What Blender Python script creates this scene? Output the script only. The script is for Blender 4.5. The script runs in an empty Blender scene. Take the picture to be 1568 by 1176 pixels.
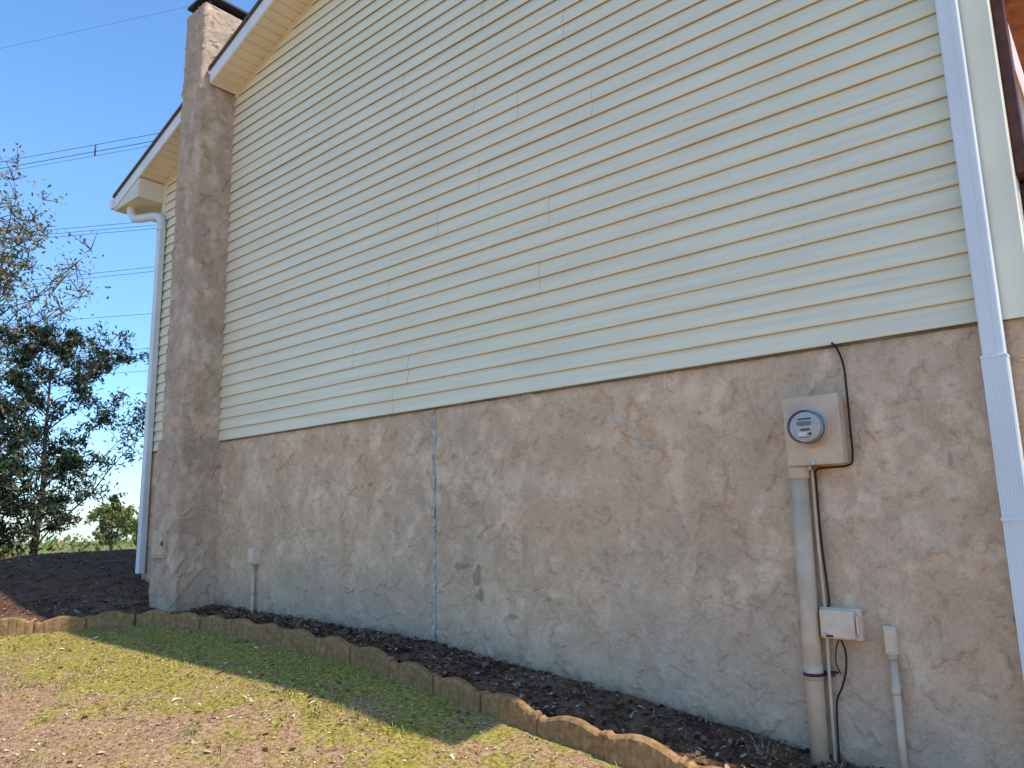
import bpy, math, random
import numpy as np
from mathutils import Vector, Matrix, noise
random.seed(7)
S=bpy.context.scene
COL=S.collection
# ---------------------------------------------------------------- helpers
def empty(name):
    o=bpy.data.objects.new(name,None); COL.objects.link(o); return o
def mk(name,vs,fs,mat,parent=None,smooth=False,mi=None):
    me=bpy.data.meshes.new(name); me.from_pydata(vs,[],fs); 
    mats=mat if isinstance(mat,(list,tuple)) else [mat]
    for m in mats: me.materials.append(m)
    if mi: me.polygons.foreach_set("material_index",mi)
    if smooth: me.polygons.foreach_set("use_smooth",[True]*len(me.polygons))
    me.update()
    o=bpy.data.objects.new(name,me); COL.objects.link(o)
    if parent: o.parent=parent
    return o
def box(name,lo,hi,mat,parent=None,bev=0.0):
    x0,y0,z0=lo;x1,y1,z1=hi
    vs=[(x0,y0,z0),(x1,y0,z0),(x1,y1,z0),(x0,y1,z0),(x0,y0,z1),(x1,y0,z1),(x1,y1,z1),(x0,y1,z1)]
    fs=[(0,3,2,1),(4,5,6,7),(0,1,5,4),(1,2,6,5),(2,3,7,6),(3,0,4,7)]
    o=mk(name,vs,fs,mat,parent)
    if bev>0:
        m=o.modifiers.new("b","BEVEL"); m.width=bev; m.segments=3
    return o
def prism(name,poly,y0,y1,mat,parent=None):
    n=len(poly)
    vs=[(x,y0,z) for x,z in poly]+[(x,y1,z) for x,z in poly]
    fs=[tuple(range(n)),tuple(reversed(range(n,2*n)))]+[(i,i+n,(i+1)%n+n,(i+1)%n) for i in range(n)]
    return mk(name,vs,fs,mat,parent)
def tubedata(pts,rad,n=10,vs=None,fs=None,caps=True):
    vs=[] if vs is None else vs; fs=[] if fs is None else fs
    pts=[Vector(p) for p in pts]; base=len(vs)
    up=None
    for i,p in enumerate(pts):
        t=(pts[min(i+1,len(pts)-1)]-pts[max(i-1,0)]).normalized()
        if up is None:
            up=Vector((0,0,1)) if abs(t.z)<.9 else Vector((1,0,0))
        u=t.cross(up).normalized(); v=u.cross(t).normalized(); up=v
        r=rad[i] if isinstance(rad,(list,tuple)) else rad
        for k in range(n):
            a=2*math.pi*(k+.5)/n
            vs.append(tuple(p+u*(math.cos(a)*r)+v*(math.sin(a)*r)))
    for i in range(len(pts)-1):
        for k in range(n):
            a=base+i*n+k;b=base+i*n+(k+1)%n
            fs.append((a,b,b+n,a+n))
    if caps:
        fs.append(tuple(reversed(range(base,base+n)))); e=base+(len(pts)-1)*n; fs.append(tuple(range(e,e+n)))
    return vs,fs
def tube(name,pts,rad,mat,parent=None,n=12):
    vs,fs=tubedata(pts,rad,n); return mk(name,vs,fs,mat,parent,smooth=(n>5))
def smoothpath(pts,k=6):
    P=[Vector(p) for p in pts]; P=[P[0]*2-P[1]]+P+[P[-1]*2-P[-2]]; out=[]
    for i in range(1,len(P)-2):
        for j in range(k):
            t=j/k; a,b,c,d=P[i-1],P[i],P[i+1],P[i+2]
            out.append(0.5*((2*b)+(c-a)*t+(2*a-5*b+4*c-d)*t*t+(3*b-a-3*c+d)*t**3))
    out.append(P[-2]); return out
# ---------------------------------------------------------------- materials
class M:
    def __init__(s,name,rough=.7,spec=.3):
        s.m=bpy.data.materials.new(name); s.m.use_nodes=True; s.t=s.m.node_tree; s.b=s.t.nodes["Principled BSDF"]
        s.b.inputs["Roughness"].default_value=rough; s.b.inputs["Specular IOR Level"].default_value=spec
        s.tc=s.t.nodes.new("ShaderNodeTexCoord")
    def l(s,a,b): s.t.links.new(a,b)
    def noise(s,scale,detail=4,rough=.55,dist=0,vec=None,map=None):
        nd=s.t.nodes.new("ShaderNodeTexNoise"); nd.inputs["Scale"].default_value=scale; nd.inputs["Detail"].default_value=detail
        nd.inputs["Roughness"].default_value=rough; nd.inputs["Distortion"].default_value=dist
        v=vec or s.tc.outputs["Object"]
        if map:
            mp=s.t.nodes.new("ShaderNodeMapping"); mp.inputs["Scale"].default_value=map; s.l(v,mp.inputs["Vector"]); v=mp.outputs[0]
        s.l(v,nd.inputs["Vector"]); return nd.outputs["Fac"]
    def ramp(s,fac,stops):
        r=s.t.nodes.new("ShaderNodeValToRGB"); e=r.color_ramp.elements
        while len(e)<len(stops): e.new(.5)
        for i,(p,c) in enumerate(stops):
            e[i].position=p; e[i].color=(*c,1) if not isinstance(c,(int,float)) else (c,c,c,1)
        s.l(fac,r.inputs[0]); return r.outputs[0]
    def mix(s,fac,a,b,mode="MIX"):
        x=s.t.nodes.new("ShaderNodeMix"); x.data_type="RGBA"; x.blend_type=mode
        for sock,val in ((x.inputs[0],fac),(x.inputs[6],a),(x.inputs[7],b)):
            if isinstance(val,(int,float)): sock.default_value=val
            elif isinstance(val,tuple): sock.default_value=(*val,1)
            else: s.l(val,sock)
        return x.outputs[2]
    def math(s,op,a,b=0.0,clamp=False):
        x=s.t.nodes.new("ShaderNodeMath"); x.operation=op; x.use_clamp=clamp
        for sock,val in ((x.inputs[0],a),(x.inputs[1],b)):
            if isinstance(val,(int,float)): sock.default_value=val
            else: s.l(val,sock)
        return x.outputs[0]
    def sep(s):
        x=s.t.nodes.new("ShaderNodeSeparateXYZ"); s.l(s.tc.outputs["Object"],x.inputs[0]); return x.outputs
    def attr(s,nm):
        x=s.t.nodes.new("ShaderNodeAttribute"); x.attribute_name=nm; return x.outputs["Color"]
    def col(s,c):
        if isinstance(c,tuple): s.b.inputs["Base Color"].default_value=(*c,1)
        else: s.l(c,s.b.inputs["Base Color"])
        return s
    def bump(s,h,strength=.5,dist=.01):
        x=s.t.nodes.new("ShaderNodeBump"); x.inputs["Strength"].default_value=strength; x.inputs["Distance"].default_value=dist
        s.l(h,x.inputs["Height"])
        if s.b.inputs["Normal"].links:
            s.l(s.b.inputs["Normal"].links[0].from_socket,x.inputs["Normal"])
        s.l(x.outputs[0],s.b.inputs["Normal"]); return s
def plain(name,c,rough=.6,spec=.3,var=.12,scale=8):
    m=M(name,rough,spec)
    f=m.noise(scale,2,.6)
    d=tuple(v*(1-var) for v in c); l=tuple(min(1,v*(1+var)) for v in c)
    m.col(m.ramp(f,[(.3,d),(.7,l)])); return m
def stucco_mat(name):
    m=M(name,.95,.08)
    f=m.noise(75,3,.68)
    c=m.mix(.38,m.attr("Col"),m.ramp(f,[(.30,(.62,.57,.52)),(.5,(1,1,1)),(.7,(1.16,1.16,1.16))]),"MULTIPLY")
    m.col(c); m.bump(f,.8,.007); return m.m
MST=stucco_mat("stucco_tan")
def vn(nz,nx,cz,cx,seed):
    r=np.random.default_rng(seed); a=r.random((int(nz/cz)+3,int(nx/cx)+3))
    z=np.arange(nz)/cz; x=np.arange(nx)/cx; zi=z.astype(int); xi=x.astype(int); fz=(z-zi);fx=(x-xi); fz=fz*fz*(3-2*fz); fx=fx*fx*(3-2*fx)
    A=a[zi][:,xi];B=a[zi][:,xi+1];C=a[zi+1][:,xi];D=a[zi+1][:,xi+1]
    FZ=fz[:,None];FX=fx[None,:]
    return (A*(1-FX)+B*FX)*(1-FZ)+(C*(1-FX)+D*FX)*FZ
def fbm(nz,nx,c,seed,o=4,asp=1.0):
    s=0;w=0
    for i in range(o):
        k=.5**i; s=s+vn(nz,nx,max(1.01,c*asp*k),max(1.01,c*k),seed+i)*k; w+=k
    return s/w
def sstep(a,b,x):
    t=np.clip((x-a)/(b-a),0,1); return t*t*(3-2*t)
def stucco_fields(w,h,st,seed,dens=165,amp=1.0):
    nx=int(w/st)+1; nz=int(h/st)+1
    r=np.random.default_rng(seed)
    H=np.zeros((nz,nx)); T=np.zeros((nz,nx)); E=np.zeros((nz,nx))
    warp=fbm(nz,nx,.05/st,seed+50,3)-.5
    for k in range(int(w*h*dens)):
        cx=r.random()*w;cz=r.random()*h
        ang=r.normal(1.25,.8); L=r.uniform(.06,.21);W=r.uniform(.028,.085); R=L*1.4
        i0=max(0,int((cx-R)/st));i1=min(nx,int((cx+R)/st)+1);j0=max(0,int((cz-R)/st));j1=min(nz,int((cz+R)/st)+1)
        if i1<=i0 or j1<=j0: continue
        X=(np.arange(i0,i1)*st-cx)[None,:];Zz=(np.arange(j0,j1)*st-cz)[:,None]
        u=X*math.cos(ang)+Zz*math.sin(ang); v=-X*math.sin(ang)+Zz*math.cos(ang)
        v=v+ r.uniform(-5,5)*u*u
        rr=np.sqrt((u/L)**2+(v/W)**2)+warp[j0:j1,i0:i1]*1.1
        ins=rr<1
        th=np.arctan2(v/W,u/L); phi=r.uniform(-3.1,3.1)
        side=np.clip(np.cos(th-phi)*1.6-.3,0,1)
        ridge=np.exp(-((rr-.89)/.11)**2)*side*r.uniform(.15,1)**1.3
        lev=r.normal(0,.0015)*amp
        sub=H[j0:j1,i0:i1]; soft=sstep(1.0,.68,rr)
        tilt=(v/W)*r.normal(0,.0026)*amp
        sub[:]=sub*(1-soft*.85)+soft*.85*(lev+tilt); sub+=ridge*ins*.0125*amp
        tt=T[j0:j1,i0:i1]; tt[:]=tt*(1-soft*.6)+soft*.6*r.normal(0,1)
        ee=E[j0:j1,i0:i1]; ee[:]=np.maximum(ee*(1-soft*.7),ridge*ins)
    return nx,nz,H,T,E
def colorize(nx,nz,st,T,E,H,seed,base=(.67,.46,.285),light=(.81,.605,.405),gray=(.56,.43,.30)):
    B1=fbm(nz,nx,.16/st,seed+1,3,1.3); B2=fbm(nz,nx,.055/st,seed+7,3,1.2); B3=fbm(nz,nx,.9/st,seed+13,3); B4=fbm(nz,nx,.03/st,seed+19,3)
    c=np.ones((nz,nx,3))*np.array(base)
    def mixc(c,f,col): f=f[...,None]; return c*(1-f)+np.array(col)*f
    c=mixc(c,sstep(.45,.7,B3)*.5,gray)
    c=mixc(c,sstep(.5,.25,B1)*.35,tuple(v*.80 for v in base))
    bl=sstep(.47,.72,B1*.55+B2*.45+T*.04)
    c=mixc(c,bl*.65,light)
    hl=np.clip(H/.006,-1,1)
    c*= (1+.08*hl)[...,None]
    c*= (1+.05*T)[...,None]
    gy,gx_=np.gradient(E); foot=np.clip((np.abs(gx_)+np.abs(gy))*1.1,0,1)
    c*= (1-.24*foot)[...,None]  # occlusion-like shade painted into the colour along trowel ridge edges
    c*= (1-.14*sstep(.55,.8,B4))[...,None]
    return c,B1,B2,B3
def field_mesh(name,co,nx,nz,c,mat,parent):
    idx=np.arange(nx*nz).reshape(nz,nx)
    q=np.stack([idx[:-1,:-1],idx[:-1,1:],idx[1:,1:],idx[1:,:-1]],-1).reshape(-1,4)
    me=bpy.data.meshes.new(name); me.vertices.add(nx*nz); me.vertices.foreach_set("co",co.reshape(-1,3).ravel())
    me.loops.add(q.size); me.loops.foreach_set("vertex_index",q.ravel()); me.polygons.add(len(q)); me.polygons.foreach_set("loop_start",np.arange(len(q))*4)
    me.polygons.foreach_set("use_smooth",np.ones(len(q),bool))
    me.update(calc_edges=True)
    at=me.color_attributes.new("Col","FLOAT_COLOR","POINT"); cc=np.ones((nx*nz,4)); cc[:,:3]=np.clip(c.reshape(-1,3),0,.9); at.data.foreach_set("color",cc.ravel())
    me.materials.append(mat); o=bpy.data.objects.new(name,me); COL.objects.link(o); o.parent=parent; return o
def siding_mat():
    m=M("vinyl_siding_cream",.5,.3)
    f=m.noise(1.1,3,.6); s=m.noise(3,5,.70,map=(.3,1,9))
    c=m.mix(m.ramp(f,[(.3,0.0),(.7,1.0)]),(.84,.745,.50),(.88,.80,.56))
    c=m.mix(m.math("MULTIPLY",m.ramp(s,[(.44,0.0),(.68,1.0)]),.5),c,(.65,.575,.42))
    m.col(c); m.bump(f,.10,.01); return m.m
MSD=siding_mat()
MSDU=plain("siding_painted_lap_shade",(.17,.135,.08),.8,.1,.4,4).m  # dark colour paints the shadow lines under the siding laps
MWH=plain("white_aluminium_trim",(.80,.77,.70),.4,.4,.06,3).m
MWH2=plain("white_downspout_paint",(.73,.74,.71),.4,.4,.06,2).m
MSOF=plain("soffit_cream",(.74,.64,.46),.5,.3,.06,3).m
MCOR=plain("corner_trim_cream",(.78,.74,.56),.45,.3,.06,2).m
MDK=plain("dark_metal",(.03,.03,.033),.5,.4,.2,20).m
MBLK=plain("black_cable_rubber",(.015,.015,.016),.6,.3,.1,20).m
MSHG=plain("roof_shingles",(.12,.10,.09),.95,.1,.4,30).m
MBOX=plain("meter_box_paint",(.64,.46,.305),.5,.4,.12,9).m
MPIPE=plain("conduit_paint",(.62,.46,.305),.5,.35,.18,6).m
MUB=plain("utility_box_plastic",(.72,.55,.385),.5,.4,.10,14).m
MRED=plain("brown_stained_wood",(.085,.033,.025),.6,.3,.35,12).m
MORG=plain("orange_brown_wood",(.45,.15,.06),.6,.3,.3,12).m
MPNK=plain("pale_plaster",(.70,.60,.54),.8,.2,.15,6).m
MGRY=plain("grey_caulk",(.42,.40,.33),.8,.2,.35,30).m
MMET=plain("galvanised_metal",(.40,.41,.42),.35,.5,.1,30).m; MMET.node_tree.nodes["Principled BSDF"].inputs["Metallic"].default_value=.7
MFACE=plain("meter_dial_face",(.49,.47,.42),.5,.3,.06,30).m
MLCD=plain("lcd_glass",(.12,.15,.10),.2,.5,.05,30).m
def glass():
    m=M("meter_glass",.03,.5); t=m.t
    tr=t.nodes.new("ShaderNodeBsdfTransparent"); gl=t.nodes.new("ShaderNodeBsdfGlossy"); gl.inputs["Roughness"].default_value=.04
    fr=t.nodes.new("ShaderNodeFresnel"); fr.inputs[0].default_value=1.35
    mx=t.nodes.new("ShaderNodeMixShader"); m.l(fr.outputs[0],mx.inputs[0]); m.l(tr.outputs[0],mx.inputs[1]); m.l(gl.outputs[0],mx.inputs[2])
    m.l(mx.outputs[0],t.nodes["Material Output"].inputs[0]); return m.m
MGL=glass()
# ---------------------------------------------------------------- terrain function
def lerp_tab(tab,x):
    if x<=tab[0][0]: return tab[0][1]
    for (a,b),(c,d) in zip(tab,tab[1:]):
        if x<=c: return b+(d-b)*(x-a)/(c-a)
    return tab[-1][1]
GX=[(-900,-16),(-400,-9),(-150,-4.2),(-60,-2.3),(-40,-1.9),(-20,-1.0),(-15,-.66),(-12.5,-.42),(-11,-.36),(-9.5,-.46),(-8.3,-.60),(-7,-.76),(-5.5,-.80),(-3.9,-.85),(-2.2,-1.02),(-1.38,-1.125),(0,-1.26),(5,-1.6),(40,-3),(400,-9)]
def gz(x,y):
    s=lerp_tab(GX,x)
    if y<0: s-=.12*min(-y,6)+ .01*max(0,-y-6)
    s+=.02*noise.noise(Vector((x*.7,y*.7,0)))*min(1,max(0,abs(y)*1.2))
    if -12<x<3 and -8<y<0: s+=.016*noise.noise(Vector((x*2.7,y*2.7,3)))*min(1,max(0,-y-.6))
    return s
def axis(vals):
    out=[]
    for a,b,st in vals:
        n=max(1,int(round((b-a)/st))); out+=[a+(b-a)*i/n for i in range(n)]
    out.append(vals[-1][1]); return out
# ---------------------------------------------------------------- ground
def ground_mat():
    m=M("dirt_and_moss_ground",.97,.08)
    sp=m.sep()
    n2=m.noise(2.4,6,.74,.8); n3=m.noise(38,4,.7); n4=m.noise(170,2,.6)
    dirt=m.ramp(n3,[(.28,(.19,.09,.045)),(.46,(.45,.26,.14)),(.62,(.64,.42,.24)),(.78,(.75,.56,.36))])
    dirt=m.mix(m.ramp(n4,[(.35,.6),(.5,.0)]),dirt,(.12,.06,.03))
    moss=m.ramp(n3,[(.3,(.13,.10,.018)),(.5,(.37,.31,.05)),(.7,(.60,.50,.11))])
    kx=m.math("MINIMUM",m.math("MULTIPLY",m.math("ADD",sp[0],3.5),-.04),.08)
    ky=m.math("MULTIPLY",m.math("ADD",sp[1],1.55),.15)
    mk_=m.math("ADD",m.math("ADD",n2,kx),ky)
    fac=m.ramp(mk_,[(.48,0.0),(.60,1.0)])
    c=m.mix(m.math("MULTIPLY",fac,.85),dirt,moss)
    far=m.math("MULTIPLY",m.math("SUBTRACT",-11.5,sp[0]),.5,True)
    c=m.mix(far,c,m.ramp(n2,[(.3,(.13,.15,.04)),(.7,(.28,.29,.10))]))
    m.col(c); m.bump(n3,1.0,.026); m.bump(n4,.6,.006); return m.m
xs=axis([(-900,-300,100),(-300,-100,25),(-100,-30,5),(-30,-14,1),(-14,-9,.25),(-9,1,.08),(1,6,.5),(6,40,6),(40,400,60)])
ys=axis([(-300,-60,40),(-60,-12,6),(-12,-5,.7),(-5,0,.08),(0,3,.3),(3,20,1.7),(20,100,10),(100,900,100)])
vs=[(x,y,gz(x,y)) for y in ys for x in xs]; nx=len(xs)
fs=[(j*nx+i,j*nx+i+1,(j+1)*nx+i+1,(j+1)*nx+i) for j in range(len(ys)-1) for i in range(nx-1)]
ground=mk("ground",vs,fs,ground_mat(),smooth=True)
EP=[(-8.6,-2.9),(-7.95,-2.1),(-7.5,-1.5),(-7.12,-.98),(-6.8,-.68),(-6.37,-.54),(-5.7,-.50),(-5.09,-.51),(-4.3,-.53),(-3.7,-.55),(-3.37,-.57),(-2.95,-.60),(-2.55,-.62),(-2.18,-.625),(-1.82,-.61),(-1.41,-.60),(-1.0,-.62),(-.6,-.66),(-.1,-.72),(.6,-.85)]
EPs=smoothpath([(a,b,0) for a,b in EP],8)
def resample(P,step):
    out=[P[0].copy()]; acc=0
    for a,b in zip(P,P[1:]):
        d=(b-a).length; 
        while acc+d>=step:
            t=(step-acc)/d; a=a.lerp(b,t); out.append(a.copy()); d=(b-a).length; acc=0
        acc+=d
    return out
MUL=M("dark_mulch",.98,.05)
a1=MUL.noise(45,4,.7); a2=MUL.noise(5,4,.65)
mb=MUL.mix(MUL.ramp(a2,[(.38,0.0),(.54,.9)]),MUL.ramp(a1,[(.3,(.045,.025,.016)),(.55,(.13,.065,.04)),(.72,(.24,.13,.08))]),MUL.ramp(a1,[(.3,(.15,.08,.045)),(.65,(.34,.21,.125))]))
lf_=MUL.math("MULTIPLY",MUL.math("SUBTRACT",-7.6,MUL.sep()[0]),1.2,True)
mb=MUL.mix(MUL.math("MULTIPLY",lf_,.5),mb,MUL.ramp(a1,[(.3,(.07,.028,.016)),(.6,(.22,.095,.055)),(.8,(.34,.18,.11))]))
MUL.col(mb)
MUL.bump(a1,1.0,.03)
def edge_y(x):
    best=None
    for p in EPs:
        d=abs(p.x-x)
        if best is None or d<best[0]: best=(d,p.y)
    return best[1]
vs=[];fs=[]
bx=axis([(-15,-9,.1),(-9,.4,.05)])
NJ=24
for x in bx:
    ye=edge_y(x) if x>-8.55 else -2.9
    yt=.0 if x>-8.4 else 1.6
    for j in range(NJ+1):
        y=yt+(ye-yt)*j/NJ
        bump=.020+.020*noise.noise(Vector((x*5,y*5,9)))+.014*noise.noise(Vector((x*19,y*19,2)))
        vs.append((x,y,gz(x,y)+bump))
for i in range(len(bx)-1):
    for j in range(NJ):
        a=i*(NJ+1)+j; fs.append((a,a+NJ+1,a+NJ+2,a+1))
bed=mk("mulch_bed",vs,fs,MUL.m,smooth=True)
def chips(name,n,region,cols,size,parent,lift=.02,up=.6):
    vs=[];fs=[];mi=[]
    for _ in range(n):
        x,y,z=region(); L=size*random.uniform(.5,1.6); W=L*random.uniform(.2,.6); a=random.uniform(0,6.28)
        d=Vector((math.cos(a),math.sin(a),random.uniform(-up,up))).normalized()
        s=Vector((-math.sin(a),math.cos(a),random.uniform(-up,up))).normalized()
        c=Vector((x,y,z+random.uniform(0,lift))); b=len(vs)
        h=Vector((0,0,W*.3))
        vs+= [tuple(c-d*L*.5-s*W*.4),tuple(c+d*L*.1-s*W*.5+h),tuple(c+d*L*.5),tuple(c+s*W*.5+h*.5)]
        fs.append((b,b+1,b+2,b+3)); mi.append(random.randrange(len(cols)))
    return mk(name,vs,fs,cols,parent,mi=mi)
def flat(nm,c,rough=.9):
    m=M(nm,rough,.1); m.col(m.ramp(m.noise(60,1,.5),[(.3,tuple(v*.7 for v in c)),(.7,tuple(v*1.25 for v in c))])); return m.m
CC=[flat("chip_dark",(.06,.032,.022)),flat("chip_red",(.26,.09,.05)),flat("chip_tan",(.42,.31,.21)),flat("chip_brown",(.15,.08,.05)),flat("chip_dark_b",(.05,.03,.02)),flat("chip_brown_b",(.19,.105,.065))]
def reg_bed():
    x=random.uniform(-8.3,0) if random.random()<.7 else random.uniform(-12,-8)
    ye=edge_y(x)+.05 if x>-8.5 else -2.5; yt=-.01 if x>-8.4 else 1.5
    y=random.uniform(ye,yt); return (x,y,gz(x,y)+.015)
chips("mulch_chips",9000,reg_bed,CC,.036,bed,.022)
MED=M("edging_concrete_tan",.95,.1)
q=MED.noise(26,4,.65); q2=MED.noise(4,3,.6)
MED.col(MED.mix(MED.ramp(q2,[(.35,.0),(.7,.5)]),MED.ramp(q,[(.3,(.23,.115,.045)),(.6,(.43,.245,.105)),(.8,(.57,.36,.18))]),(.17,.125,.065)))
MED.bump(q,.9,.010)
edg=empty("scalloped_garden_edging")
BL=.40
knots=resample(EPs,BL)
for bi,(a,b) in enumerate(zip(knots,knots[1:])):
    d=(b-a).normalized(); nrm=Vector((d.y,-d.x,0))
    if nrm.y>0: nrm=-nrm
    N=24; th=.028
    jz=random.uniform(-.016,.010); jt=random.uniform(-.006,.01); jr=random.uniform(-.024,.024); js=random.uniform(-.012,.012)
    vs=[];fs=[]
    za=gz(a.x,a.y);zb=gz(b.x,b.y)
    for i in range(N+1):
        t=i/N; u=.005+ (BL-.010)*t
        p=a+d*u+nrm*js*(t-.5)*2; g=za+(zb-za)*t
        top=.082+.050*math.sin(math.pi*t)**1.1 + (.026*math.exp(-((t-.02)/.045)**2)+.026*math.exp(-((t-.98)/.045)**2))
        zt=g+top+jz+jr*(t-.5)+.003*noise.noise(Vector((p.x*25,p.y*25,bi)))
        gro=.006*(1 if (i%4==0) else 0)
        o1=p+nrm*(th-gro+jt); o2=p-nrm*(th-jt)
        vs+=[(o1.x,o1.y,g-.12),(o1.x,o1.y,zt-.012),(p.x+nrm.x*(th-.010),p.y+nrm.y*(th-.010),zt),(p.x-nrm.x*(th-.010),p.y-nrm.y*(th-.010),zt),(o2.x,o2.y,zt-.012),(o2.x,o2.y,g-.12)]
    for i in range(N):
        for k in range(5):
            fs.append((i*6+k,(i+1)*6+k,(i+1)*6+k+1,i*6+k+1))
    fs.append(tuple(range(6))); fs.append(tuple(reversed(range(N*6,N*6+6))))
    mk("edging_block_%d"%bi,vs,fs,MED.m,edg)
# ---------------------------------------------------------------- house
house=empty("house_with_vinyl_siding")
XL,XR=-8.40,-.30; XM=(XL+XR)/2; SB=.79; PT=.107
E0=-9.02; ER=XR+(XL-E0)
SL=.335
def rt(x): return 3.88+SL*((x-E0) if x<=XM else (ER-x))
TH=.16
st=.0072; Z0=-1.45
nxs,nzs,H,T,E=stucco_fields(XR-XL,SB-Z0,st,21)
H2=H+.010*(fbm(nzs,nxs,.35/st,77,3)-.5)+.008*(fbm(nzs,nxs,.075/st,177,3)-.5)+.001
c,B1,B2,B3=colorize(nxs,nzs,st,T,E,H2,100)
Xg,Zg=np.meshgrid(XL+np.arange(nxs)*st,Z0+np.arange(nzs)*st)
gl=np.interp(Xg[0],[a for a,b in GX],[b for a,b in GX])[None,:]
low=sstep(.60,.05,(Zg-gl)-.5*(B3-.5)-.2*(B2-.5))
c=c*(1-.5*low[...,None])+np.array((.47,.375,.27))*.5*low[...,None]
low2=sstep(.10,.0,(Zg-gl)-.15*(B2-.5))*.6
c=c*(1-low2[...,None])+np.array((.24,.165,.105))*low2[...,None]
def stain(x,z,rx,rz,f,col=(.23,.225,.13)):
    global c
    m_=sstep(1.1,.7,np.sqrt(((Xg-x)/rx)**2+((Zg-z)/rz)**2)+(B2-.5)*1.6)*f
    c=c*(1-m_[...,None])+np.array(col)*m_[...,None]
stain(-3.59,-.32,.11,.028,.7);stain(-3.49,-.38,.035,.07,.65);stain(-3.46,-.50,.035,.04,.7);stain(-3.19,-.62,.05,.022,.55);stain(-3.1,-.8,.05,.02,.3)
stain(-2.35,.55,.08,.04,.5,(.66,.56,.43));stain(-2.2,.38,.07,.05,.4,(.66,.56,.43)); stain(-.66,.22,.008,.04,.5,(.30,.22,.15))
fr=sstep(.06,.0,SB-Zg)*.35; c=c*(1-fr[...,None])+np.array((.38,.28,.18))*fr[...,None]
co_=np.stack([Xg,-.004-H2,Zg],-1)
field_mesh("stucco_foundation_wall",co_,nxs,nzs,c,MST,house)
box("body",(XL,.024,-1.6),(XR,9,3.7),MPNK,house)
prism("gable_core",[(XL+.02,3.6),(XR-.02,3.6),(XR-.02,rt(XR)-TH-.02),(XM,rt(XM)-TH-.02),(XL+.02,rt(XL)-TH-.02)],.027,8.9,MPNK,house)
vs=[];fs=[];mi=[]
def course(x0,x1,z0,off):
    b=len(vs); o=off
    prof=[(.010,z0+.016),(-.016-o,z0),(-.0205-o,z0+.004),(-.0205-o,z0+.014),(-.006-o,z0+PT*.82),(-.002-o,z0+PT+.016)]
    nseg=max(1,int((x1-x0)/.3))
    k=len(prof)
    for s in range(nseg+1):
        x=x0+(x1-x0)*s/nseg; wv=.0020*noise.noise(Vector((x*1.3,z0*3.7,1))); wz=.0026*noise.noise(Vector((x*.9,z0*2.2,8)))
        for y,z in prof: vs.append((x,y+wv,z+wz))
    for s in range(nseg):
        bb=b+s*k
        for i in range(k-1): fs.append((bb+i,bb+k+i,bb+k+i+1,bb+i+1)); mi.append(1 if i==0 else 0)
    e_=b+nseg*k
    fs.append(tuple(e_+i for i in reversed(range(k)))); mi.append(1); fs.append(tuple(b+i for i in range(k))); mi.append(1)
rs=random.Random(3)
ci=0; z=SB
while z<rt(XM)-TH:
    if ci%2==0:
        cuts=[]; x=XL+rs.uniform(.6,3.2)
        while x<XR-.2: cuts.append(x); x+=rs.uniform(1.9,3.66)
    x0=XL+.03;x1=XR-.03
    if z>rt(XL)-TH: 
        x0=max(x0,E0+(z+TH-3.88)/SL); x1=min(x1,ER-(z+TH-3.88)/SL)
    xsn=[x0]+[cc for cc in cuts if x0+.05<cc<x1-.05]+[x1]
    if x1>x0+.1:
        for i,(a,b) in enumerate(zip(xsn,xsn[1:])):
            course(a+(0.0 if i==0 else -.02),b,z,.002 if i%2 else .0)
    z+=PT; ci+=1
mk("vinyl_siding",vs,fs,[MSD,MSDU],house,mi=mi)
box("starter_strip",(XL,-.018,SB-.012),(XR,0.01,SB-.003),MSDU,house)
box("corner_trim_left",(XL-.012,-.027,SB-.01),(XL+.075,.06,rt(XL)-TH+.05),MCOR,house,.003)
box("corner_trim_right",(XR-.10,-.029,SB-.01),(XR+.014,.075,rt(XR)-TH+.05),MCOR,house,.003)
for nm,xa,xb in (("roof_slope_left",E0,XM),("roof_slope_right",XM,ER)):
    prism(nm,[(xa,rt(xa)),(xb,rt(xb)),(xb,rt(xb)-TH),(xa,rt(xa)-TH)],.0,9.2,[MSHG],house)
def rake(nm,xa,xb):
    y0=-.30
    prism(nm+"_fascia",[(xa,rt(xa)-.025),(xb,rt(xb)-.025),(xb,rt(xb)-TH-.005),(xa,rt(xa)-TH-.005)],y0-.02,y0,MWH,house)
    prism(nm+"_deck",[(xa,rt(xa)-.03),(xb,rt(xb)-.03),(xb,rt(xb)-.06),(xa,rt(xa)-.06)],y0,0,MWH,house)
    prism(nm+"_shingle_edge",[(xa-.01,rt(xa)+.008),(xb,rt(xb)+.008),(xb,rt(xb)-.024),(xa-.01,rt(xa)-.024)],y0-.04,0,MSHG,house)
    vs=[];fs=[]; n=int(abs(xb-xa)/.1)
    def zz(x): return rt(x)-TH
    for i in range(n):
        a=xa+(xb-xa)*i/n; b=xa+(xb-xa)*(i+1)/n; e=(b-a)*.10; k=len(vs)
        P=[(a,zz(a)+.016),(a+e,zz(a+e)),(b-e,zz(b-e)),(b,zz(b)+.016)]
        for (x,z) in P: vs+= [(x,y0,z),(x,.02,z)]
        for j in range(3): fs.append((k+2*j,k+2*j+1,k+2*j+3,k+2*j+2))
    mk(nm+"_soffit",vs,fs,MSOF,house)
    for x,s in ((xa,1),(xb,-1)):
        prism(nm+"_endcap",[(x,rt(x)-.024),(x+s*.012,rt(x+s*.012)-.024),(x+s*.012,rt(x+s*.012)-TH-.003),(x,rt(x)-TH-.003)],y0+.001,-.001,MWH,house)
rake("rake_left_low",E0,-7.36)
rake("rake_left_high",-6.84,XM)
rake("rake_right",XM,ER)
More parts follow.
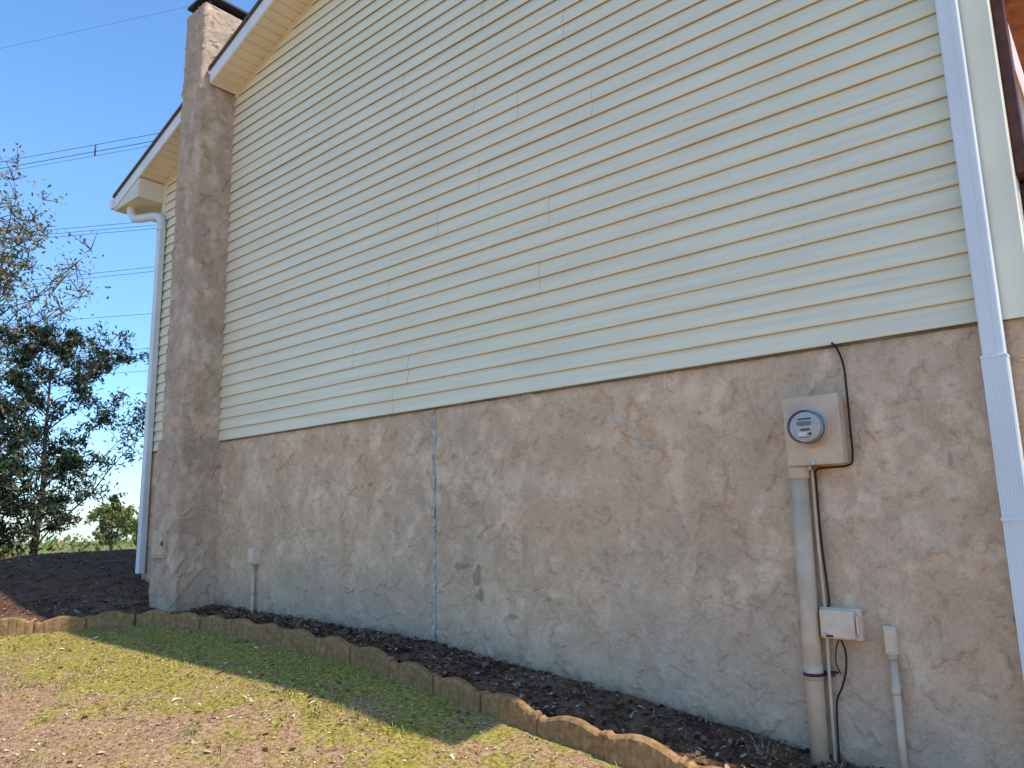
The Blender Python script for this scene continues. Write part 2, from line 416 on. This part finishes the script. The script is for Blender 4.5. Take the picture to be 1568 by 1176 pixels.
for xa,xb in ((XL,-7.33),(-6.86,XM),(XM,XR)):
    prism("rake_j_channel",[(xa,rt(xa)-TH-.001),(xb,rt(xb)-TH-.001),(xb,rt(xb)-TH-.028),(xa,rt(xa)-TH-.028)],-.03,.0,MSOF,house)
prism("eave_return_left",[(E0+.01,rt(E0)-TH-.01),(XL+.02,rt(XL)-TH-.012),(XL+.02,rt(E0)-TH-.03),(E0+.01,rt(E0)-TH-.03)],-.315,-.004,MSOF,house)
prism("eave_return_right",[(ER-.01,rt(ER)-TH-.01),(XR-.02,rt(XR)-TH-.012),(XR-.02,rt(ER)-TH-.03),(ER-.01,rt(ER)-TH-.03)],-.315,-.004,MSOF,house)
box("eave_soffit_left",(E0+.01,-.002,rt(E0)-TH-.028),(XL,9,rt(E0)-TH-.004),MSOF,house)
box("eave_soffit_right",(XR,-.002,rt(ER)-TH-.028),(ER-.01,9,rt(ER)-TH-.004),MSOF,house)
for nm,x,s in (("gutter_left",E0-.002,-1),("gutter_right",ER+.002,1)):
    z0=rt(E0)-.15; poly=[(x,z0+.12),(x,z0),(x+s*.07,z0),(x+s*.085,z0+.04),(x+s*.115,z0+.075),(x+s*.12,z0+.12)]
    prism(nm,poly,-.33,9.1,MWH,house)
def downspout(name,pts_el,x,y,z0,z1,w=.042,d=.032):
    e=empty(name)
    vs=[];fs=[]
    r=.007
    prof=[(x-w,y-d+r),(x-w+r*.3,y-d+r*.3),(x-w+r,y-d),(x-w*.34,y-d),(x-w*.28,y-d+.003),(x+w*.28,y-d+.003),(x+w*.34,y-d),(x+w-r,y-d),(x+w-r*.3,y-d+r*.3),(x+w,y-d+r),(x+w,y-.004),(x+w-.004,y),(x+w,y+.004),(x+w,y+d),(x-w,y+d),(x-w,y+.004),(x-w+.004,y),(x-w,y-.004)]
    k=len(prof)
    for z in (z0,z1):
        for a,b in prof: vs.append((a,b,z))
    for i in range(k): fs.append((i,(i+1)%k,(i+1)%k+k,i+k))
    mk("pipe",vs,fs,MWH2,e)
    v,f=tubedata(smoothpath(pts_el,5),.05,8); mk("elbow",v,f,MWH2,e,smooth=True)
    return e
downspout("downspout",[(-8.78,-.22,3.72),(-8.76,-.21,3.60),(-8.66,-.19,3.53),(-8.42,-.09,3.52),(-8.32,-.065,3.46),(-8.31,-.062,3.32)],-8.31,-.062,-.50,3.36)
ds2=downspout("downspout",[(.1,-.22,3.72),(.08,-.21,3.60),(-.02,-.19,3.53),(-.34,-.09,3.52),(-.44,-.066,3.46),(-.435,-.066,3.32)],-.437,-.068,.62,3.36)
e=ds2; x=-.437; w=.047; dd=.036
vs=[];fs=[];prof=[]
NR=9
for i in range(NR*2):
    a=-w+2*w*i/(NR*2-1); prof.append((x+a,-.068-dd+(.003 if i%2 else 0)))
prof+=[(x+w,-.068+dd),(x-w,-.068+dd)]
k=len(prof)
for z in (-1.3,.625):
    for a,b in prof: vs.append((a,b,z))
for i in range(k): fs.append((i,(i+1)%k,(i+1)%k+k,i+k))
mk("lower_pipe",vs,fs,MWH2,e)
box("strap",(x-.052,-.108,-.06),(x+.052,-.0,-.045),MWH2,e,.002)
box("joint_collar",(x-.049,-.107,.612),(x+.049,-.028,.624),MWH2,e,.002)
# chimney : trowelled stucco wrapped round three faces
ch=empty("stucco_chimney"); ch.parent=house
def ychim(nm,x0,x1,y0,y1,z0,z1,seed):
    st=.010; per=(y1-y0)+(x1-x0)+(y1-y0)
    nx,nz,H,T,E=stucco_fields(per,z1-z0,st,seed,dens=120,amp=1.4)
    H=H+.024*(fbm(nz,nx,.28/st,seed+5,3)-.5)+.012*(fbm(nz,nx,.07/st,seed+6,2)-.5)
    c,b1,b2,b3=colorize(nx,nz,st,T,E,H,seed+300,(.55,.395,.265),(.70,.52,.365),(.47,.365,.27))
    u=np.arange(nx)*st; a=y1-y0; b=a+(x1-x0)
    X=np.where(u<a,x0,np.where(u<b,x0+(u-a),x1)); Y=np.where(u<a,y1-u,np.where(u<b,y0,y0+(u-b)))
    sgx=np.clip((u-(a+b)/2)/((b-a)/2),-1,1); kx=np.sign(sgx)*sstep(.90,1.0,np.abs(sgx)); 
    ny=-np.where((u>=a-.02)&(u<=b+.02),1.0,0.0); nl=np.sqrt(kx**2+ny**2)+1e-6
    kx=kx/nl; ny=ny/nl
    rnd=.014*np.exp(-((u-a)/.02)**2)+.014*np.exp(-((u-b)/.02)**2)
    Z=z0+np.arange(nz)*(z1-z0)/(nz-1)
    D=H-rnd[None,:]
    co=np.stack([X[None,:]+kx[None,:]*D, Y[None,:]+ny[None,:]*D, np.repeat(Z[:,None],nx,1)],-1)
    field_mesh(nm,co,nx,nz,c,MST,ch)
    box(nm+"_core",(x0+.028,y0+.028,z0),(x1-.028,y1,z1-.004),MST2,ch)
MST2=plain("stucco_core",(.56,.40,.27),.95,.08,.2,20).m
ychim("stack_upper",-7.31,-6.88,-.385,.30,.79,5.36,41)
ychim("stack_base",-7.335,-6.862,-.405,.0,-1.1,.80,42)
prism("base_ledge",[(-7.335,.785),(-6.862,.785),(-6.88,.80),(-7.31,.80)],-.40,-.0,MST2,ch)
box("stack_top",(-7.305,-.38,5.345),(-6.885,.29,5.368),MST2,ch,.004)
box("flue_cap",(-7.30,-.38,5.47),(-6.88,.28,5.50),MDK,ch,.004)
box("flue_tile",(-7.2,-.25,5.36),(-6.98,.16,5.45),MDK,ch,.004)
for sx in (-7.26,-6.95):
    for sy in (-.32,.22): box("cap_leg",(sx,sy,5.368),(sx+.02,sy+.02,5.47),MDK,ch)
cd=empty("cleanout_door"); cd.parent=ch
MCL=plain("cleanout_painted_metal",(.56,.40,.27),.7,.2,.2,20).m
box("frame",(-7.25,-.44,-.30),(-6.99,-.39,-.05),MCL,cd,.004); box("door",(-7.225,-.450,-.275),(-7.015,-.439,-.075),MCL,cd,.004)
box("latch",(-7.03,-.459,-.19),(-7.01,-.449,-.15),MDK,cd,.002)
vs=[];fs=[]
for i in range(20):
    z0=-.75+i*.107; b=len(vs); vs+=[(-8.52,.35,z0),(-8.535,.35,z0),(-8.52,.35,z0+.107),(-8.52,1.2,z0),(-8.535,1.2,z0),(-8.52,1.2,z0+.107)]
    fs+=[(b,b+1,b+2),(b+1,b+4,b+5,b+2),(b,b+3,b+4,b+1)]
mk("rear_bay_siding",vs,fs,MRED,house); box("rear_bay_core",(-8.52,.35,-.8),(-8.41,1.2,1.38),MRED,house)
box("porch_post",(-.284,.09,1.45),(-.238,.2,3.4),MRED,house,.004)
box("porch_post_lower",(-.284,.2,.70),(-.225,.5,1.44),MRED,house,.004)
box("porch_beam",(-.275,.205,1.445),(-.05,2.6,1.66),MRED,house,.004)
box("porch_rail",(-.27,.204,1.40),(-.10,2.6,1.415),MDK,house,.002)
box("porch_beam_top",(-.25,.21,2.34),(-.02,2.6,2.45),MORG,house,.004)
box("porch_wall_panel",(-.297,.10,-1.4),(-.286,4,3.6),MPNK,house)
vs=[];fs=[]
N=160
for i in range(N+1):
    z=SB-.02-(SB+.84)*i/N; xc=-3.89+.012*noise.noise(Vector((0,0,z*3)))+.006*noise.noise(Vector((0,3,z*14)))
    w=.014+.010*noise.noise(Vector((2,0,z*9)))+.008*noise.noise(Vector((2,0,z*30)))
    jj=int(round((z-Z0)/st)); ii=int(round((xc-XL)/st)); jj=min(max(jj,0),nzs-1)
    hh=float(H2[max(0,jj-3):jj+4,ii-3:ii+4].max())+.005
    vs+=[(xc-w,-hh,z),(xc,-hh-.004,z),(xc+w,-hh,z)]
for i in range(N):
    a=i*3; fs+=[(a,a+3,a+4,a+1),(a+1,a+4,a+5,a+2)]
mk("caulked_control_joint",vs,fs,MGRY,house,smooth=True)
# ---------------------------------------------------------------- electric meter
em=empty("electric_meter")
def cyly(nm,cx,cz,y0,y1,r,mat,par,n=40,r2=None,bev=0):
    r2=r if r2 is None else r2
    vs=[(cx+r*math.cos(2*math.pi*i/n),y0,cz+r*math.sin(2*math.pi*i/n)) for i in range(n)]+[(cx+r2*math.cos(2*math.pi*i/n),y1,cz+r2*math.sin(2*math.pi*i/n)) for i in range(n)]
    fs=[(i,(i+1)%n,(i+1)%n+n,i+n) for i in range(n)]+[tuple(reversed(range(n))),tuple(range(n,2*n))]
    o=mk(nm,vs,fs,mat,par)
    if bev: 
        b=o.modifiers.new("b","BEVEL"); b.width=bev; b.segments=3; b.limit_method='ANGLE'
    return o
box("enclosure",(-1.325,-.105,.215),(-1.075,-.004,.535),MBOX,em,.006)
box("cover",(-1.330,-.122,.210),(-1.070,-.100,.540),MBOX,em,.007)
mx,mz=-1.205,.385
cyly("collar",mx,mz,-.140,-.121,.092,MBOX,em,bev=.003)
cyly("ring",mx,mz,-.156,-.139,.086,MMET,em,bev=.003)
cyly("module",mx,mz,-.195,-.155,.072,MFACE,em,bev=.004)
cyly("bezel",mx,mz,-.1965,-.1945,.066,MWH,em)
cyly("dial",mx,mz,-.1985,-.1964,.0635,MFACE,em)
box("lcd",(mx-.036,-.2005,mz+.006),(mx+.03,-.1983,mz+.026),MLCD,em)
box("name_strip",(mx-.03,-.2,mz+.034),(mx+.03,-.1983,mz+.041),MDK,em)
box("barcode",(mx-.02,-.2,mz-.018),(mx+.022,-.1983,mz-.008),MDK,em)
box("rating_label",(mx-.034,-.2,mz-.042),(mx+.006,-.1983,mz-.024),MWH,em)
box("button",(mx+.016,-.203,mz-.04),(mx+.028,-.1983,mz-.028),MDK,em,.002)
box("text_line",(mx-.03,-.2,mz-.050),(mx+.02,-.1983,mz-.047),MDK,em)
vs=[];fs=[];n=40
prof=[(.080,-.155),(.079,-.205),(.076,-.218),(.068,-.226),(.04,-.229),(.0,-.230)]
for r,y in prof:
    for i in range(n): vs.append((mx+r*math.cos(2*math.pi*i/n),y,mz+r*math.sin(2*math.pi*i/n)))
for j_ in range(len(prof)-1):
    for i in range(n): fs.append((j_*n+i,j_*n+(i+1)%n,(j_+1)*n+(i+1)%n,(j_+1)*n+i))
mk("glass_cover",vs,fs,MGL,em,smooth=True)
box("seal_tab",(-1.215,-.130,.212),(-1.195,-.121,.23),MMET,em,.001)
co=empty("electrical_conduit")
tube("pipe",[(-1.300,-.062,.17),(-1.31,-.062,-.5),(-1.318,-.062,-1.35)],.041,MPIPE,co,24)
tube("hub",[(-1.300,-.062,.212),(-1.300,-.062,.198),(-1.300,-.062,.16),(-1.300,-.062,.15)],[.046,.048,.048,.044],MPIPE,co,24)
tube("coupling",[(-1.312,-.062,-.70),(-1.313,-.062,-.77)],.0435,MPIPE,co,24)
tube("strap",[(-1.312,-.062,-.738),(-1.312,-.062,-.752)],.046,MDK,co,24)
box("strap_ear",(-1.36,-.035,-.755),(-1.23,-.015,-.735),MDK,co,.002)
tube("ground_wire",smoothpath([(-1.245,-.035,.20),(-1.247,-.035,-.1),(-1.243,-.035,-.5),(-1.25,-.038,-.75),(-1.262,-.038,-1.3)],6),.008,MPIPE,co,8)
box("lower_knockout",(-1.27,-.07,.19),(-1.235,-.04,.214),MMET,em,.002)
cb=empty("black_service_cable")
tube("drop",smoothpath([(-1.10,-.024,.80),(-1.075,-.026,.76),(-1.055,-.026,.68),(-1.052,-.026,.56),(-1.053,-.026,.4),(-1.056,-.026,.24),(-1.08,-.028,.205),(-1.16,-.032,.20),(-1.225,-.034,.19),(-1.230,-.034,.12),(-1.232,-.032,-.15),(-1.222,-.03,-.40),(-1.23,-.032,-.45)],6),.0048,MBLK,cb,8)
tube("tail",smoothpath([(-1.185,-.03,-.585),(-1.17,-.03,-.64),(-1.175,-.03,-.72),(-1.20,-.032,-.80),(-1.225,-.04,-.86),(-1.235,-.04,-1.0),(-1.24,-.04,-1.3)],6),.0045,MBLK,cb,8)
tube("tail_b",smoothpath([(-1.195,-.03,-.585),(-1.21,-.03,-.63),(-1.215,-.035,-.69),(-1.20,-.03,-.74)],6),.003,MBLK,cb,8)
tube("clip_wrap",[(-1.26,-.035,-.735),(-1.21,-.03,-.735)],.005,MBLK,cb,6)
ub=empty("telephone_interface_box")
box("base",(-1.265,-.05,-.585),(-1.085,-.003,-.445),MUB,ub,.006); box("lid",(-1.258,-.085,-.580),(-1.105,-.048,-.450),MUB,ub,.012)
box("hinge",(-1.10,-.075,-.555),(-1.088,-.05,-.475),MUB,ub,.003)
cyly("screw",-1.235,-.56,-.092,-.083,.008,MMET,ub,16); box("label_strip",(-1.23,-.0868,-.572),(-1.20,-.0848,-.562),MDK,ub)
sb=empty("cable_junction_box")
box("box",(-.995,-.05,-.632),(-.945,-.003,-.512),MUB,sb,.005)
box("lid",(-.990,-.058,-.62),(-.95,-.049,-.524),MUB,sb,.003)
tube("pipe",[(-.968,-.036,-.63),(-.972,-.036,-1.4)],.017,MPIPE,sb,14)
tube("coupling",[(-.970,-.036,-.655),(-.970,-.036,-.632)],.021,MPIPE,sb,14); tube("coupling_b",[(-.971,-.036,-.80),(-.971,-.036,-.77)],.020,MPIPE,sb,14)
lb=empty("outdoor_outlet_box")
box("box",(-6.20,-.06,-.36),(-6.09,-.004,-.22),MUB,lb,.006); box("cover",(-6.19,-.075,-.35),(-6.10,-.058,-.23),MUB,lb,.006)
tube("pipe",[(-6.145,-.036,-.36),(-6.145,-.036,-1.0)],.016,MPIPE,lb,12); tube("pipe_collar",[(-6.145,-.036,-.58),(-6.145,-.036,-.62)],.021,MPIPE,lb,12)
# ---------------------------------------------------------------- grass tufts & debris
def reg_lawn(xl=-8,xr=.2):
    x=random.uniform(xl,xr); y=random.uniform(-3.6,edge_y(x)-.06 if x>-8.5 else -2)
    return x,y
G=[flat("grass_green",(.19,.22,.035)),flat("grass_yellow",(.42,.36,.07)),flat("straw",(.62,.48,.26))]
vs=[];fs=[];mi=[]
def blade(x,y,h,lean,wd,k):
    a=random.uniform(0,6.28); dx,dy=math.cos(a),math.sin(a); z=gz(x,y)-.002; b=len(vs)
    wx,wy=-dy*wd,dx*wd
    vs.extend([(x-wx,y-wy,z),(x+wx,y+wy,z),(x+dx*lean*.4+wx*.7,y+dy*lean*.4+wy*.7,z+h*.6),(x+dx*lean*.4-wx*.7,y+dy*lean*.4-wy*.7,z+h*.6),(x+dx*lean,y+dy*lean,z+h)])
    fs.extend([(b,b+1,b+2,b+3),(b+3,b+2,b+4)]); mi.extend([k,k])
for _ in range(1700):
    x,y=reg_lawn()
    den=noise.noise(Vector((x*1.3,y*1.3,5)))+.06*(-3-x)+.15*(y+1.6)
    if den<.02: continue
    for __ in range(random.randint(6,22)):
        r=random.gauss(0,.03); r2=random.gauss(0,.03)
        blade(x+r,y+r2,random.uniform(.008,.035),random.uniform(.005,.03),.0018,random.choice([0,0,1,1,2]))
for _ in range(500):
    x,y=reg_lawn(-7,0)
    for __ in range(random.randint(1,4)): blade(x+random.gauss(0,.03),y+random.gauss(0,.03),random.uniform(.004,.014),random.uniform(.03,.07),.0016,2)
for _ in range(70):
    x,y=reg_lawn(-6.5,-.8); sc=random.uniform(.4,1.1); k=random.choice([0,0,1])
    for __ in range(random.randint(8,26)):
        blade(x+random.gauss(0,.025)*sc,y+random.gauss(0,.025)*sc,random.uniform(.015,.055)*sc,random.uniform(.02,.05)*sc,.0025,k)
for cxy in ((-3.05,-1.0),(-3.6,-1.15),(-3.3,-1.05)):
    for __ in range(60): blade(cxy[0]+random.gauss(0,.09),cxy[1]+random.gauss(0,.04),random.uniform(.01,.05),random.uniform(.02,.05),.003,random.choice([0,0,1]))
grass=mk("grass_tufts",vs,fs,G,mi=mi)
DC=[flat("debris_tan",(.58,.40,.22)),flat("debris_brown",(.22,.11,.055)),flat("debris_pale",(.70,.57,.40)),flat("debris_dark",(.08,.045,.03))]
def rl():
    x,y=reg_lawn(); return (x,y,gz(x,y)+.002)
chips("leaf_litter",22000,rl,DC,.016,ground,.004,.35)
chips("dead_leaves",900,rl,DC,.04,ground,.006,.4)
vs=[];fs=[]
for _ in range(170):
    x,y=reg_lawn(-6,0); a=random.uniform(0,3.14); L=random.uniform(.03,.12)
    p=[(x+math.cos(a)*L*t+random.uniform(-.006,.006),y+math.sin(a)*L*t+random.uniform(-.006,.006),gz(x+math.cos(a)*L*t,y+math.sin(a)*L*t)+.006) for t in (-.5,0,.5)]
    tubedata(p,random.uniform(.001,.0022),5,vs,fs)
mk("fallen_twigs",vs,fs,DC[0],ground)
vs=[];fs=[];mi=[]
for _ in range(60):
    x=random.uniform(-6.4,-.6); y=random.uniform(-.25,-.03); sc=random.uniform(.5,1.2); k=random.choice([0,1,2,2])
    for __ in range(random.randint(5,14)): blade(x+random.gauss(0,.03)*sc,y-abs(random.gauss(0,.02)),random.uniform(.02,.08)*sc,random.uniform(.02,.05)*sc,.0022,k)
mk("bed_weeds",vs,fs,G,bed,mi=mi)
# ---------------------------------------------------------------- trees
BARK=flat("bark",(.15,.11,.08))
JG=[flat("juniper_dark",(.022,.045,.028)),flat("juniper_mid",(.045,.075,.04)),flat("juniper_light",(.10,.12,.05)),flat("juniper_brown",(.17,.11,.06))]
LG=[flat("leaf_green",(.14,.17,.05)),flat("leaf_yellow",(.27,.25,.09)),flat("leaf_rust",(.26,.14,.07))]
def leaves(center,n,r,size,vs,fs,mi,wts,elong=1.6):
    for _ in range(n):
        d=Vector((random.gauss(0,1),random.gauss(0,1),random.gauss(0,.8)))*r*.5
        c=center+d; u=Vector((random.gauss(0,1),random.gauss(0,1),random.gauss(0,1)+.5)).normalized(); w=u.orthogonal().normalized()
        w=(Matrix.Rotation(random.uniform(0,6.28),3,u)@w)
        s=size*random.uniform(.5,1.4); b=len(vs)
        vs.extend([tuple(c-w*s*.35),tuple(c+u*s*elong*.5-w*.0),tuple(c+w*s*.35),tuple(c-u*s*elong*.5)]); fs.append((b,b+1,b+2,b+3))
        mi.append(random.choices(range(len(wts)),wts)[0])
def tree(name,base,H,spread,nb,leafn,clr,lsize,mats,wts,trunk_r,first=.12,shape=lambda t:1-t,up=.35,elong=1.6,twig=3,seed=1,clump=.16):
    random.seed(seed)
    e=empty(name); tv=[];tf=[];lv=[];lf=[];mi=[]
    base=Vector(base)
    tp=[base+Vector((noise.noise(Vector((seed,i*.4,0)))*.12*H*.3,noise.noise(Vector((seed,i*.4,5)))*.12*H*.3,H*i/10)) for i in range(11)]
    tubedata(tp,[trunk_r*(1-.9*i/10) for i in range(11)],8,tv,tf)
    for b in range(nb):
        t=first+(1-first)*((b+random.random())/nb); k=t*10; i=min(9,int(k)); p=tp[i].lerp(tp[i+1],k-i)
        a=b*2.4+random.uniform(-.5,.5); L=spread*shape(t)*random.uniform(.4,1.3)+.12
        d=Vector((math.cos(a),math.sin(a),up+random.uniform(-.2,.3))).normalized()
        q=[p]; 
        for s in range(1,6): q.append(q[-1]+d*L/5+Vector((random.gauss(0,.04),random.gauss(0,.04),random.gauss(0,.03)+.012*s))*L)
        tubedata(q,[trunk_r*.35*(1-t*.6)*(1-.17*s) for s in range(6)],5,tv,tf)
        for s in range(2,6):
            for _ in range(twig):
                dd=Vector((random.gauss(0,1),random.gauss(0,1),random.gauss(.4,.7))).normalized()*L*random.uniform(.12,.32)
                tip=q[s]+dd; tubedata([q[s],q[s]+dd*.5+Vector((0,0,.01)),tip],[.008*H/4,.005*H/4,.002*H/4],4,tv,tf,False)
                if random.random()<clr: continue
                leaves(tip,leafn,L*clump+.03,lsize,lv,lf,mi,wts,elong); leaves(q[s]+dd*.5,leafn//2,L*clump*.6+.03,lsize,lv,lf,mi,wts,elong)
    mk("trunk_and_limbs",tv,tf,BARK,e,smooth=True); mk("foliage",lv,lf,mats,e,mi=mi)
    return e
sh5=lambda t:1.0*(1-t)**.5
tree("juniper_tree",(-13.5,.62,-.75),3.75,2.0,24,58,.34,.038,JG,[6,4,2,1.2],.06,first=.04,shape=sh5,up=.6,seed=4,clump=.095,elong=2.6)
tree("juniper_tree",(-14.4,-.25,-.85),2.9,1.7,22,52,.34,.040,JG,[6,4,2,2],.05,first=.03,shape=sh5,up=.5,seed=9,clump=.11,elong=2.6)
tree("juniper_tree",(-12.9,-.75,-.75),1.6,1.3,22,46,.25,.040,JG,[6,4,1,2.5],.04,first=.02,shape=sh5,up=.4,seed=15,elong=2.6)
tree("bare_deciduous_tree",(-17.3,.75,-.85),6.9,2.5,50,7,.4,.055,LG,[3,3,3],.08,first=.2,shape=lambda t:1.1-.6*t,up=.8,twig=5,seed=12)
for i,(x,y,H,s) in enumerate([(-41,12.9,3.4,1.3),(-44,16.0,2.6,1.4)]):
    tree("distant_tree",(x,y,gz(x,y)-.1),H,s,22,14,.15,.14,LG,[5,3,0],.08,first=.2,shape=lambda t:math.sin(math.pi*min(1,t+.15))*.9+.1,up=.6,seed=20+i)
vs=[];fs=[];mi=[]
random.seed(31)
for _ in range(300):
    x=random.uniform(-190,-80); y=random.uniform(-45,80)
    leaves(Vector((x,y,gz(x,y)+random.uniform(.2,1.4))),14,1.8,.6,vs,fs,mi,[6,2,1],1.2)
for _ in range(160):
    x=random.uniform(-34,-20); y=-3.75+(x)*random.uniform(-.32,-.18)*1.0
    leaves(Vector((x,y,gz(x,y)+random.uniform(.05,.55))),12,.7,.12,vs,fs,mi,[6,2,1],1.4)
mk("distant_tree_line",vs,fs,LG,mi=mi)
# ---------------------------------------------------------------- power lines
pl=empty("power_lines")
def wire(p,q,z,r=.013,sag=0):
    p=Vector((p[0],p[1],z));q=Vector((q[0],q[1],z)); d=q-p
    a=p-d*4;b=q+d*3
    tube("wire",[a.lerp(b,i/8) for i in range(9)],r,MDK,pl,5)
wire((-47.3,8.1),(-37.8,12.5),20.0,.017);wire((-47.3,8.1),(-37.8,12.5),20.4,.014);wire((-47.3,8.1),(-37.8,12.5),19.75,.010)
wire((-47.5,8.46),(-39.5,13.35),16.0);wire((-47.5,8.46),(-39.5,13.35),16.25);wire((-47.5,8.46),(-39.5,13.35),15.8)
wire((-48.6,8.97),(-39.5,13.7),13.5);wire((-48.6,8.97),(-39.5,13.7),13.75)
wire((-48.8,9.2),(-40.5,14.1),11.4); wire((-49.2,9.5),(-40.6,14.25),9.5); wire((-50,9.7),(-41.5,14.5),8.4)
wire((-45.3,7.0),(-34.5,12.1),26.0,.006)
tube("spacer",[(-41.4,10.83,19.75),(-41.4,10.83,20.4)],.04,MDK,pl,6)
# ---------------------------------------------------------------- light, sky, camera
sd=Vector((.65,.135,1.0)).normalized()
sun=bpy.data.lights.new("sun","SUN"); sun.energy=5.0; sun.angle=math.radians(.53); sun.color=(1,.93,.82)
so=bpy.data.objects.new("sun",sun); COL.objects.link(so); so.rotation_euler=sd.to_track_quat('Z','Y').to_euler()
w=bpy.data.worlds.new("World"); S.world=w; w.use_nodes=True; nt=w.node_tree; bg=nt.nodes["Background"]
sk=nt.nodes.new("ShaderNodeTexSky"); sk.sky_type='NISHITA'; sk.sun_disc=False
sk.sun_elevation=math.asin(sd.z); sk.sun_rotation=math.atan2(sd.x,sd.y); sk.air_density=1.0; sk.dust_density=.1; sk.ozone_density=2.2
hs=nt.nodes.new("ShaderNodeHueSaturation"); hs.inputs["Saturation"].default_value=1.18; hs.inputs["Value"].default_value=2.0
tcw=nt.nodes.new("ShaderNodeTexCoord"); spw=nt.nodes.new("ShaderNodeSeparateXYZ"); rw=nt.nodes.new("ShaderNodeValToRGB")
rw.color_ramp.elements[0].position=0.0; rw.color_ramp.elements[0].color=(.36,.49,.70,1)
rw.color_ramp.elements[1].position=.40; rw.color_ramp.elements[1].color=(1,1,1,1)
e_=rw.color_ramp.elements.new(.12); e_.color=(.58,.72,.90,1)
mw=nt.nodes.new("ShaderNodeMix"); mw.data_type="RGBA"; mw.blend_type="MULTIPLY"; mw.inputs[0].default_value=1.0
nt.links.new(tcw.outputs["Generated"],spw.inputs[0]); nt.links.new(spw.outputs[2],rw.inputs[0])
nt.links.new(sk.outputs[0],hs.inputs["Color"]); nt.links.new(hs.outputs[0],mw.inputs[6]); nt.links.new(rw.outputs[0],mw.inputs[7])
nt.links.new(mw.outputs[2],bg.inputs[0]); bg.inputs[1].default_value=.15
cam=bpy.data.cameras.new("camera"); cam.sensor_width=36; cam.lens=26.4; cam.clip_end=3000; cam.clip_start=.05
c=bpy.data.objects.new("camera",cam); COL.objects.link(c); S.camera=c
Rm=Matrix(((.76289,.12922,.63348),(.64616,-.11927,-.75383),(-.02185,.98442,-.17449))).to_4x4()
c.matrix_world=Matrix.Translation((0,-3.75,0))@Rm
S.view_settings.view_transform='Standard'; S.view_settings.look='None'; S.view_settings.exposure=0
